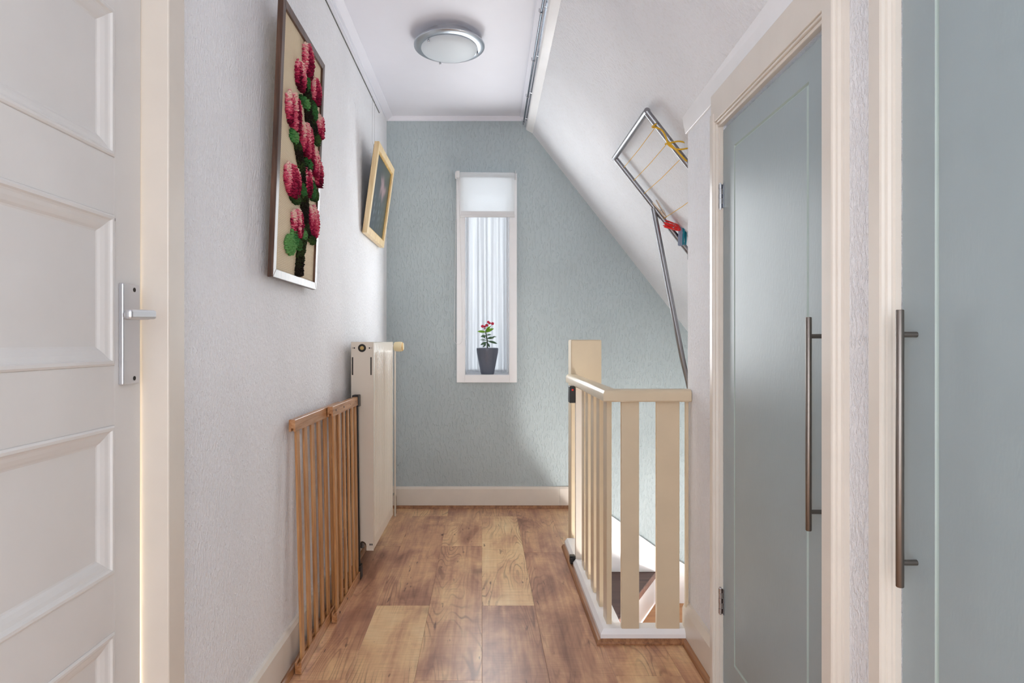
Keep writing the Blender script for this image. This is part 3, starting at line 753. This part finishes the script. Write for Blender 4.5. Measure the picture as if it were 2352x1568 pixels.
def pile(name, tufts):
    """tufts: (y, z, height, radius, colour) -> little yarn cones standing off the canvas"""
    mb = MB(); mb.c = []
    for y, z, h, r, col in tufts:
        jy, jz = random.uniform(-.5, .5)*h*.5, random.uniform(-.6, .25)*h*.5
        base = pp(y, z, -.007); k = 5; a0 = random.random()*6.28
        vs = []
        for lev, (f, rr) in enumerate(((0, .8), (.65, 1.15), (1.0, .5))):
            for i in range(k):
                an = a0+2*math.pi*i/k
                vs.append((base[0]+h*f, y+jy*f+math.cos(an)*r*rr, z+jz*f+math.sin(an)*r*rr))
        fs = [(l*k+i, l*k+(i+1) % k, (l+1)*k+(i+1) % k, (l+1)*k+i) for l in range(2) for i in range(k)]+[tuple(range(2*k, 3*k))]
        mb.add(vs, fs)
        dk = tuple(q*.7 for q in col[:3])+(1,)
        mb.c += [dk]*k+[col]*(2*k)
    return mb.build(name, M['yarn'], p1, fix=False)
PAL = [S(232, 208, 190), S(230, 142, 156), S(208, 78, 106), S(164, 28, 70), S(120, 10, 48), S(76, 6, 30)]
def lerp(a, b, t): return tuple(x+(y-x)*t for x, y in zip(a, b))
def flower(px, py, wp, hp, seedv, hmax=.020):
    random.seed(seedv); Yc, Zc = on_pic(px, py)
    Y0, _ = on_pic(px-wp/2, py); Y1, _ = on_pic(px+wp/2, py)
    rw = abs(Y1-Y0)/2; rh = hp*Yc/F/2; T = []
    nlob = 3 if wp > 19 else 2; st_ = .0052
    ph = random.random()*6
    i = -rw
    while i < rw:
        j = -rh
        while j < rh:
            y = i+random.uniform(-.3, .3)*st_; z = j+random.uniform(-.3, .3)*st_
            v = z/rh; u = y/rw
            half = (1-.52*max(0, -v)**1.7)*(1 if v < .55 else 1-.45*(v-.55)/.45)   # egg, tip at the bottom
            lob = abs(math.sin((u*.5+.5)*math.pi*nlob+.4))                            # petals side by side
            top = .74+.26*lob
            if abs(u) < half and v < top and v > -1+.25*abs(u):
                e = 1-(abs(u)/half)**3; h = hmax*(.45+.55*e)*(.75+.25*lob)*(1-.25*max(0, v))
                g_ = (1-v)/2*3.6+1.9*(1-lob)-.55+1.1*math.sin(ph+u*2.6+v*.8)+.7*math.sin(ph*3+u*7)+random.uniform(-.9, .9)+.75
                g_ = max(0, min(4.99, g_)); k = int(g_)
                T.append((Yc+y, Zc+z, h*random.uniform(.85, 1.1), .0030, lerp(PAL[k], PAL[k+1], g_-k)))
            j += st_
        i += st_
    pile('flower', T)
def leafpile(px, py, wp, hp, col, col2, seedv, name='leaf', hmax=.016):
    random.seed(seedv); Yc, Zc = on_pic(px, py)
    Y0, _ = on_pic(px-wp/2, py); Y1, _ = on_pic(px+wp/2, py)
    rw = abs(Y1-Y0)/2; rh = hp*Yc/F/2; T = []; st_ = .0054
    i = -rw
    while i < rw:
        j = -rh
        while j < rh:
            y = i+random.uniform(-.3, .3)*st_; z = j+random.uniform(-.3, .3)*st_
            q = (y/rw)**2+(z/rh)**2
            if q < 1:
                T.append((Yc+y, Zc+z, hmax*(.5+.5*(1-q))*random.uniform(.85, 1.1), .0031, lerp(col, col2, min(1, max(0, q+random.uniform(-.35, .35))))))
            j += st_
        i += st_
    pile(name, T)
def stempile(pts, wpx, seedv):
    random.seed(seedv); T = []
    for (x0, y0), (x1, y1) in zip(pts[:-1], pts[1:]):
        n_ = max(2, int(abs(y1-y0)/2.6))
        for k in range(n_):
            t = k/n_; px, py = x0+(x1-x0)*t, y0+(y1-y0)*t
            for q in range(7):
                Yc, Zc = on_pic(px+(q-3)/3*wpx*.5+random.uniform(-.6, .6), py+random.uniform(-1, 1))
                cc = lerp(S(30, 22, 14), S(52, 72, 30), min(1, max(0, (math.sin(py*.07+px*.3)+random.uniform(-.6, 1))*.5)))
                T.append((Yc, Zc, .013*random.uniform(.8, 1.1)*(1-.35*abs(q-3)/3), .0031, cc))
    pile('stem', T)
stempile([(685, 633), (688, 585), (696, 540), (698, 470), (697, 440)], 15, 1)
stempile([(697, 440), (691, 385), (682, 335), (676, 318)], 12, 2)
stempile([(698, 440), (700, 395), (704, 372)], 12, 3)
stempile([(709, 330), (708, 270), (704, 215), (696, 192)], 14, 4)
stempile([(726, 320), (718, 285), (709, 262)], 10, 5)
stempile([(714, 552), (706, 535), (699, 512)], 10, 6)
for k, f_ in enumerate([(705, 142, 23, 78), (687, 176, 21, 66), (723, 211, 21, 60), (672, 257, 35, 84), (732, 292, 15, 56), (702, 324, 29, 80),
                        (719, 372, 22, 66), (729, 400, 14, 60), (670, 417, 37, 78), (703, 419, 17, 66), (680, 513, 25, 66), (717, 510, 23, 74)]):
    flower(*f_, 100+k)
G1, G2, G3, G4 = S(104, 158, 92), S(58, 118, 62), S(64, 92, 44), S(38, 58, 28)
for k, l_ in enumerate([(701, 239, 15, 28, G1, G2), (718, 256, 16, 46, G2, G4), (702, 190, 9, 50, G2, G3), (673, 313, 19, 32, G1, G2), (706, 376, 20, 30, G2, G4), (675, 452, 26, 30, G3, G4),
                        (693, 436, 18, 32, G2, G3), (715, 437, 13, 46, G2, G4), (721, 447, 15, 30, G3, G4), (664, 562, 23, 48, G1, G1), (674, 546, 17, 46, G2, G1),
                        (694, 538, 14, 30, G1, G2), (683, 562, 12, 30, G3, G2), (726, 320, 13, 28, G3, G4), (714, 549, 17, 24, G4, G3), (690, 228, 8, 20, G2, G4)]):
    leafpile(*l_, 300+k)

# ------------------------------------------------------------------ small framed picture
p2 = thing('flower_picture', 'small pale framed dark flower picture above the radiator', 'picture', (-.58, 3.28, 1.575))
qY0, qY1, qZ0, qZ1 = 3.02, 3.515, 1.572, 2.025
T2 = .062/.453
def QX(z): return -.6005+(z-qZ0)*T2
def q_(y, z, d=0): return (QX(z)+d, y, z)
f2 = .034
def qbar(pts, mat, t0, t1, name, parent):
    n4 = len(pts); mb = MB().add([q_(y, z, t1) for y, z in pts]+[q_(y, z, t0) for y, z in pts], [tuple(range(n4)), tuple(range(n4, 2*n4))[::-1]]+[(i, (i+1) % n4, (i+1) % n4+n4, i+n4) for i in range(n4)])
    return mb.build(name, mat, parent, .0012)
def rect4(i): return [(qY0+i, qZ0+i), (qY1-i, qZ0+i), (qY1-i, qZ1-i), (qY0+i, qZ1-i)]
O_, I_, J_ = rect4(0), rect4(f2), rect4(f2+.008)
for k in range(4):
    qbar([O_[k], O_[(k+1) % 4], I_[(k+1) % 4], I_[k]], M['frame_pale'], -.024, 0, 'frame_bar', p2)
    qbar([I_[k], I_[(k+1) % 4], J_[(k+1) % 4], J_[k]], M['frame_inner'], -.020, -.006, 'inner_bar', p2)
qbar(rect4(.01), M['dark'], -.0275, -.0245, 'backing', p2)
pm = MB(); pm.c = []; g_n = 60; vs = []
for j in range(g_n+1):
    for i in range(g_n+1):
        u, v_ = i/g_n, j/g_n
        y = J_[0][0]+(J_[1][0]-J_[0][0])*u; z = J_[0][1]+(J_[2][1]-J_[0][1])*v_
        vs.append(q_(y, z, -.010))
        cc = lerp(S(52, 62, 74), S(72, 80, 70), u*.8)
        cc = lerp(cc, S(92, 98, 82), max(0, v_-.6)*1.2*u)
        for (fu, fv, ru, rv, ang) in ((.60, .70, .07, .15, .5), (.52, .66, .06, .13, -.6), (.72, .66, .06, .12, -1.1), (.62, .60, .05, .13, .1), (.48, .74, .035, .10, .9)):
            du, dv = u-fu, v_-fv; a_ = du*math.cos(ang)+dv*math.sin(ang); b2 = -du*math.sin(ang)+dv*math.cos(ang)
            k = math.exp(-((a_/ru)**2+(b2/rv)**2)*1.3); cc = lerp(cc, S(158, 132, 136), min(1, k*.9))
        for s_ in range(7):
            xs = .18+.1*s_+.05*math.sin(v_*7+s_*2); k = math.exp(-((u-xs)/.012)**2)*max(0, 1-abs(v_-.28)/.30)*(.5+.5*math.sin(v_*60+s_*5))
            cc = lerp(cc, S(150, 164, 174), max(0, k*.75))
        pm.c.append(cc)
pm.add(vs, [(j*(g_n+1)+i, j*(g_n+1)+i+1, (j+1)*(g_n+1)+i+1, (j+1)*(g_n+1)+i) for j in range(g_n) for i in range(g_n)])
pm.build('print', M['paintpic'], p2, fix=False)
for yy in (3.22, 3.29):
    MB().tube([(XL+.011, yy+.05*(1 if yy > 3.25 else 1), 2.348), (XL+.014, yy+.03, 2.1), (QX(1.95)-.028, yy, 1.95)], .0007, 6).build('hanging_wire', M['steel'], p2)

# ------------------------------------------------------------------ ceiling lamp
lx, ly = -.178, 2.80
lp = thing('ceiling_lamp', 'round ceiling lamp with brushed steel rim and opal glass', 'lamp', (lx, ly, ZC))
MB().lathe([(.118, 0), (.118, -.040), (.110, -.042)], (lx, ly, ZC), 'Z', 64, True).build('base_pan', M['alu'], lp, 0, True)
MB().lathe([(.122, -.052), (.131, -.0525), (.1595, -.0475), (.1620, -.0455), (.1625, -.041), (.1610, -.0385), (.150, -.0375), (.110, -.0405)], (lx, ly, ZC), 'Z', 96, False).build('rim', M['rim'], lp, 0, True, 'brushed steel rim')
gl = [(.1285, -.052), (.1292, -.056), (.126, -.0615), (.105, -.070), (.075, -.077), (.040, -.0805), (.0001, -.0815)]
MB().lathe(gl, (lx, ly, ZC), 'Z', 72, False).build('glass_shade', M['frost'], lp, 0, True, 'opal glass disc')
for px, py in ((993, 95), (1099, 121), (1007, 148)):
    for zz in (ZC-.060,):
        Y = (zz-HC)*F/(CY-py); X = (px-CX)*Y/F
    v2 = Vector((X-lx, Y-ly)).normalized()*.131
    MB().tube([(lx+v2.x, ly+v2.y, ZC-.046), (lx+v2.x, ly+v2.y, ZC-.062)], .0032, 10).ball((lx+v2.x, ly+v2.y, ZC-.066), .0058).build('clip', M['chrome'], lp, 0, True)

# ------------------------------------------------------------------ rod along the beam
rd = thing('ceiling_rod', 'long dark metal rod on hooks along the ceiling beam', 'rod', (.2145, 2.3, 2.352))
MB().tube([(.2145, .6, 2.352), (.2145, 3.70, 2.352)], .0050, 12).build('rod', M['darkrod'], rd, 0, True)
MB().ball((.2145, 3.705, 2.352), .0075).build('end_knob', M['chrome'], rd, 0, True)
for yy in (1.6, 2.02, 2.44, 2.86, 3.28, 3.66):
    MB().tube([(.2375, yy, 2.368), (.222, yy, 2.372), (.2145, yy, 2.366), (.2145, yy, 2.360)], .0022, 8).tube([(.205, yy, 2.364), (.2045, yy, 2.352), (.2095, yy, 2.345), (.2195, yy, 2.345), (.223, yy, 2.352), (.228, yy, 2.368)], .0018, 8).build('hook', M['chrome'], rd, 0, True)
MB().box(.2315, .2362, .6, 3.72, 2.380, 2.388).build('rail_strip', M['darkrod'], rd)  # dark strip drawn in as the shadow gap between rod and beam

# ------------------------------------------------------------------ roller blind
rb = thing('roller_blind', 'white roller blind half lowered over the narrow window', 'blind', (0, 3.75, 2.06))
yb_ = 3.745
def wx(px, Y=yb_): return (px-CX)*Y/F
def wz(py, Y=yb_): return HC-(py-CY)*Y/F
MB().tube([(wx(1057), yb_, wz(403.5)), (wx(1181.5), yb_, wz(404.5))], .0215, 24).build('roller_tube', M['blind'], rb, 0, True)
MB().add([(wx(1057.5), yb_-.020, wz(405)), (wx(1181), yb_-.020, wz(406)), (wx(1181), yb_-.018, wz(494)), (wx(1059), yb_-.018, wz(492))], [(0, 1, 2, 3)]).build('blind_fabric', M['blind'], rb)
MB().box(wx(1058.5), wx(1181.5), yb_-.022, yb_-.015, wz(494.5), wz(486.5)).build('hem', M['pvc'], rb, .001)
MB().box(wx(1057), wx(1182.5), yb_-.026, yb_-.010, wz(500), wz(494.5)).build('bottom_bar', M['pvc'], rb, .002)
for p0_, p1_ in ((1047, 1056), (1182.2, 1185)):
    MB().box(wx(p0_)+.004, wx(p1_), yb_-.024, yb_+.034, wz(410), wz(394)).build('bracket', M['pvc'], rb, .003)
MB().lathe([(.0001, 0), (.020, 0), (.023, .003), (.023, .010), (.020, .013), (.0001, .013)], (wx(1045.5), yb_, wz(402)), 'X', 24, False).build('chain_wheel', M['pvc'], rb, 0, True)
ch = MB()
pth = []
for k in range(160): pth.append((1049.5-5.5*min(1, k/150)**.7, 404+k*2.35))
for k in range(14):
    a_ = math.pi*k/13; pth.append((1053-9*math.cos(a_), 780+11*math.sin(a_)))
for k in range(160): pth.append((1062-9.5*(k/160)**1.6, 780-k*2.35))
for i, (px, py) in enumerate(pth):
    ch.ball((wx(px), yb_-.012 if i < 167 else yb_-.006, wz(py)), .0021, 6, 4)
ch.tube([(wx(px), yb_-.012 if i < 167 else yb_-.006, wz(py)) for i, (px, py) in enumerate(pth)], .0008, 5)
ch.build('bead_chain', M['pvc'], rb, 0, True)

# ------------------------------------------------------------------ potted plant on the sill
pY = 3.868
pc = Vector(((1119.5-CX)*pY/F, pY, .8268))
pt_ = thing('potted_plant', 'crimson flowering plant in a dark grey pot on the window sill', 'potted plant', pc)
MB().lathe([(.0001, .0), (.040, .0), (.0425, .003), (.0475, .030), (.058, .085), (.0675, .135), (.0695, .155), (.0690, .163), (.066, .1655), (.063, .163), (.0625, .150), (.050, .146), (.0001, .146)], pc, 'Z', 48, False).build('pot', M['pot'], pt_, 0, True, 'dark grey tapered pot')
MB().lathe([(.0001, .152), (.05, .150), (.0625, .147)], pc, 'Z', 24, False).build('soil', M['soil'], pt_)
def zp(x, y, dy=0): return W(1070+x/9.8, 720+y/9.8, pY+dy)
MB().tube([zp(485, 830), zp(485, 690), zp(480, 600), zp(465, 520), zp(450, 440), zp(445, 390)], [.0042, .0040, .0040, .0042, .0036, .002], 10).build('stem', M['stem'], pt_, 0, True)
random.seed(3)
def leaf(b, t, wd, mat, dyb=0, dyt=0):
    B, T = zp(*b, dyb), zp(*t, dyt); d_ = T-B; side = d_.cross(Vector((0, 1, .25))).normalized(); up = Vector((0, -1, .35)).normalized()
    vs = []
    for i in range(7):
        s_ = i/6; w_ = wd*math.sin(math.pi*min(1, .06+.94*s_))**.8*(1-.15*s_); c_ = B+d_*s_+up*.006*math.sin(math.pi*s_)
        for k_, q in ((-1, 0.0015), (0, 0), (1, .0015)): vs.append(c_+side*w_*k_+up*q)
    mb = MB().add(vs, [(i*3+k_, i*3+k_+1, (i+1)*3+k_+1, (i+1)*3+k_) for i in range(6) for k_ in range(2)])
    o = mb.build('leaf', mat, pt_, 0, True, fix=False); md = o.modifiers.new('t', 'SOLIDIFY'); md.thickness = .0008
for b_, t_, w_, m_ in [((443, 415), (255, 405), .0085, 'leaf_l'), ((455, 415), (632, 338), .0105, 'leaf_l'), ((448, 395), (556, 285), .0075, 'leaf_l'),
                       ((450, 505), (335, 520), .0085, 'leaf_d'), ((470, 490), (577, 476), .0050, 'leaf_d'), ((490, 560), (640, 545), .0085, 'leaf_d'), ((590, 530), (690, 526), .004, 'leaf_d'),
                       ((470, 605), (310, 592), .0035, 'leaf_d'), ((510, 622), (712, 682), .0080, 'leaf_d'), ((470, 650), (328, 705), .0085, 'leaf_d'), ((452, 690), (385, 758), .0065, 'leaf_d'),
                       ((485, 670), (538, 760), .0075, 'leaf_d'), ((450, 560), (500, 570), .006, 'leaf_d'), ((440, 560), (380, 505), .004, 'leaf_d'), ((480, 610), (560, 650), .003, 'leaf_d')]:
    leaf(b_, t_, w_, M[m_], random.uniform(-.004, .004), random.uniform(-.035, .02))
st2 = MB()
for (x, y) in ((375, 285), (425, 292), (470, 262), (515, 205), (600, 222)): st2.tube([zp(446, 400), zp((446+x)/2+10, (400+y)/2+15), zp(x, y+12)], .0009, 6)
st2.build('flower_stalk', M['stem'], pt_)
for (x, y, r_) in ((375, 285, .0105), (422, 292, .0085), (470, 262, .0105), (505, 190, .0090), (535, 215, .0085), (600, 225, .0105), (430, 335, .005)):
    c_ = zp(x, y, random.uniform(-.012, .008)); mb = MB()
    for k_ in range(5):
        a_ = 2*math.pi*k_/5+x; mb.ball((c_.x+math.cos(a_)*r_*.55, c_.y-.003+random.uniform(-.003, .003), c_.z+math.sin(a_)*r_*.5), (r_*.5, r_*.28, r_*.46), 8, 5)
    mb.ball((c_.x, c_.y-.005, c_.z), r_*.25, 6, 4); mb.build('flower', M['petal'], pt_, 0, True)

# ------------------------------------------------------------------ fold-down drying rack under the slope
dr = thing('drying_rack', 'metal fold out drying rack with yellow lines under the slope', 'drying rack', (.93, 2.53, 1.40))
YA, YBk = 2.817, 2.254
def rk(x): return 1.881-SLK*(x-.586)
rt = .0118
def sidebar(Y):
    MB().tube([(.586, Y, rk(.586)), (.93, Y, rk(.93))], rt, 16).build('side_tube', M['tube'], dr, 0, True)
sidebar(YA); sidebar(YBk)
MB().tube([(.586, YBk-.010, 1.881), (.586, YA+.010, 1.881)], rt, 18).build('end_tube', M['tube'], dr, 0, True)
for Y in (YA, YBk):
    MB().tube([(.763, Y, rk(.763)-.008), (.90, Y, .945), (.918, Y, .868), (.928, Y, .80)], [.0125, .0125, .011, .006], 14).build('strut', M['tube'], dr, 0, True)
    MB().box(.929, .937, Y-.014, Y+.014, .76, 1.02).build('wall_plate', M['steel'], dr, .002)
    MB().box(.927, .937, Y-.02, Y+.02, rk(.93)-.03, rk(.93)+.03).build('hinge_plate', M['steel'], dr, .002)
lines = [(.586+.0385*1.0, 0), (.586+.0845, 0), (.586+.132, 0), (.586+.222, 0)]
for k, (x, _) in enumerate(lines):
    MB().tube([(x, YBk, rk(x)), (x+.001, (YA+YBk)/2, rk(x)-.004), (x, YA, rk(x))], .0014, 8).build('cord_line', M['cord'], dr, 0, True)
    for Y in (YA, YBk): MB().lathe([(.0001, 0), (.0035, .0), (.0035, -.002)], (x, Y-rt+.0005, rk(x)), 'Y', 10, False).build('cord_hole', M['dark'], dr)  # dark discs on the tubes paint the shade where cords enter
# loose yellow cord wound round the near tube
Yc_ = YBk-.016
def cp(px, py, dY=0): return W(px, py, Yc_+dY)
cordp = [cp(1509, 283, .012), cp(1502, 288, -.004), cp(1498, 292, .010), cp(1508, 293), cp(1521, 300), cp(1529, 314, -.004), cp(1533, 328, -.004), cp(1537, 334, -.002), cp(1548, 341), cp(1563, 343), cp(1582, 340)]
def smooth_path(P, sub=6):
    out = []
    for i in range(len(P)-1):
        p0, p1, p2, p3 = P[max(i-1, 0)], P[i], P[i+1], P[min(i+2, len(P)-1)]
        for k in range(sub):
            t = k/sub; out.append(.5*((2*p1)+(p2-p0)*t+(2*p0-5*p1+4*p2-p3)*t*t+(3*p1-p0-3*p2+p3)*t**3))
    return out+[P[-1]]
MB().tube(smooth_path(cordp), .0032, 8).build('cord', M['cord'], dr, 0, True)
MB().tube(smooth_path([cp(1527, 331), cp(1536, 329, -.004), cp(1548, 326), cp(1560, 324.5), cp(1575, 328), cp(1590, 336)]), .0030, 8).build('cord', M['cord'], dr, 0, True)
MB().tube(smooth_path([cp(1534, 326), cp(1546, 337, -.004), cp(1558, 350, -.004), cp(1573, 366, .002), cp(1580, 372, .012)]), .0036, 8).build('cord', M['cord'], dr, 0, True)

# ------------------------------------------------------------------ clothes pins
def make_pin(name, label, mat, group, tip, tail, face, op=.010, L=None):
    """tip: jaw end, tail: handle end (world); face: direction the flat side looks"""
    tip, tail = Vector(tip), Vector(tail); ax = (tail-tip); Ln = ax.length; ax.normalize()
    fc = Vector(face); fc = (fc-ax*fc.dot(ax)).normalized(); sd = ax.cross(fc)
    r = thing(name, label, 'clothes pin', (tip+tail)/2, group)
    def T(u, s_, w_): return tuple(tip+ax*u*Ln+sd*s_+fc*w_)
    for sg in (-1, 1):
        prof = [(0, .0006), (.10, .0032), (.30, .0018), (.48, .0030), (1.0, op), ]
        outer = [(1.0, op+.0022), (.85, op*.85+.0042), (.5, .0085), (.22, .0082), (.04, .0045), (0, .0030)]
        P = prof+outer; n_ = len(P)
        vs = [T(u, sg*s_, -.0048) for u, s_ in P]+[T(u, sg*s_, .0048) for u, s_ in P]
        MB().add(vs, [tuple(range(n_)), tuple(range(n_, 2*n_))[::-1]]+[(i, (i+1) % n_, (i+1) % n_+n_, i+n_) for i in range(n_)]).build('jaw', mat, r, .0005)
    sp = [Vector(T(.44, .0042*math.cos(a_*.6), .0056*(1 if k < 14 else -1)*1.0+.0*k)) for k, a_ in enumerate([i*.9 for i in range(3)])]
    MB().tube([T(.40, -.0095, .0058), T(.46, 0, .0064), T(.40, .0095, .0058), T(.30, .0098, .0052)], .0008, 6).lathe([(.0012, -.0062), (.0026, -.0062), (.0026, .0062), (.0012, .0062)], T(.47, 0, 0), 'Y', 10, True).build('spring', M['chrome'], r, 0, True)
    return r
Yp = YA-.020
def wp(px, py, dY=0): return W(px, py, Yp+dY)
make_pin('clothes_pin', 'pale wooden clothes pin lying along the rack tube', M['pinwood'], None, wp(1530, 500), wp(1503, 462), (0, -1, 0), .009)
gR = 'red clothes pins on the rack'
make_pin('clothes_pin', 'red clothes pin, uppermost of the bunch below the wooden pin', M['red'], gR, wp(1561, 521), wp(1527, 509), (0, -1, 0), .006)
make_pin('clothes_pin', 'red clothes pin, middle one of the red bunch', M['red'], gR, wp(1562, 524, -.012), wp(1524, 514, -.012), (.1, -1, 0), .006)
make_pin('clothes_pin', 'red clothes pin, lowest of the red bunch', M['red'], gR, wp(1563, 528, -.024), wp(1526, 517, -.024), (0, -1, .2), .006)
gG = 'grey blue clothes pins on the rack'
for k, px in enumerate((1560.8, 1566.0)):
    make_pin('clothes_pin', 'grey blue clothes pin hanging '+('next to the red bunch' if k == 0 else 'right beside the teal pin'), M['greyblue'], gG, wp(px+.8, 521, -.008-.004*k), wp(px-.6, 564, -.008-.004*k), (1, -.55, 0), .007)
    make_pin('clothes_pin', 'dark navy clothes pin showing above the '+('left' if k == 0 else 'right')+' grey blue pin', M['navy'], 'navy clothes pins on the rack', wp(px+2.0, 506, .006), wp(px+1.6, 549, .006), (1, -.4, 0), .006)
make_pin('clothes_pin', 'teal plastic clothes pin hanging next to the cupboard corner', M['teal'], None, wp(1573.2, 501, -.022), wp(1571.8, 562, -.022), (.5, -1, 0), .006)
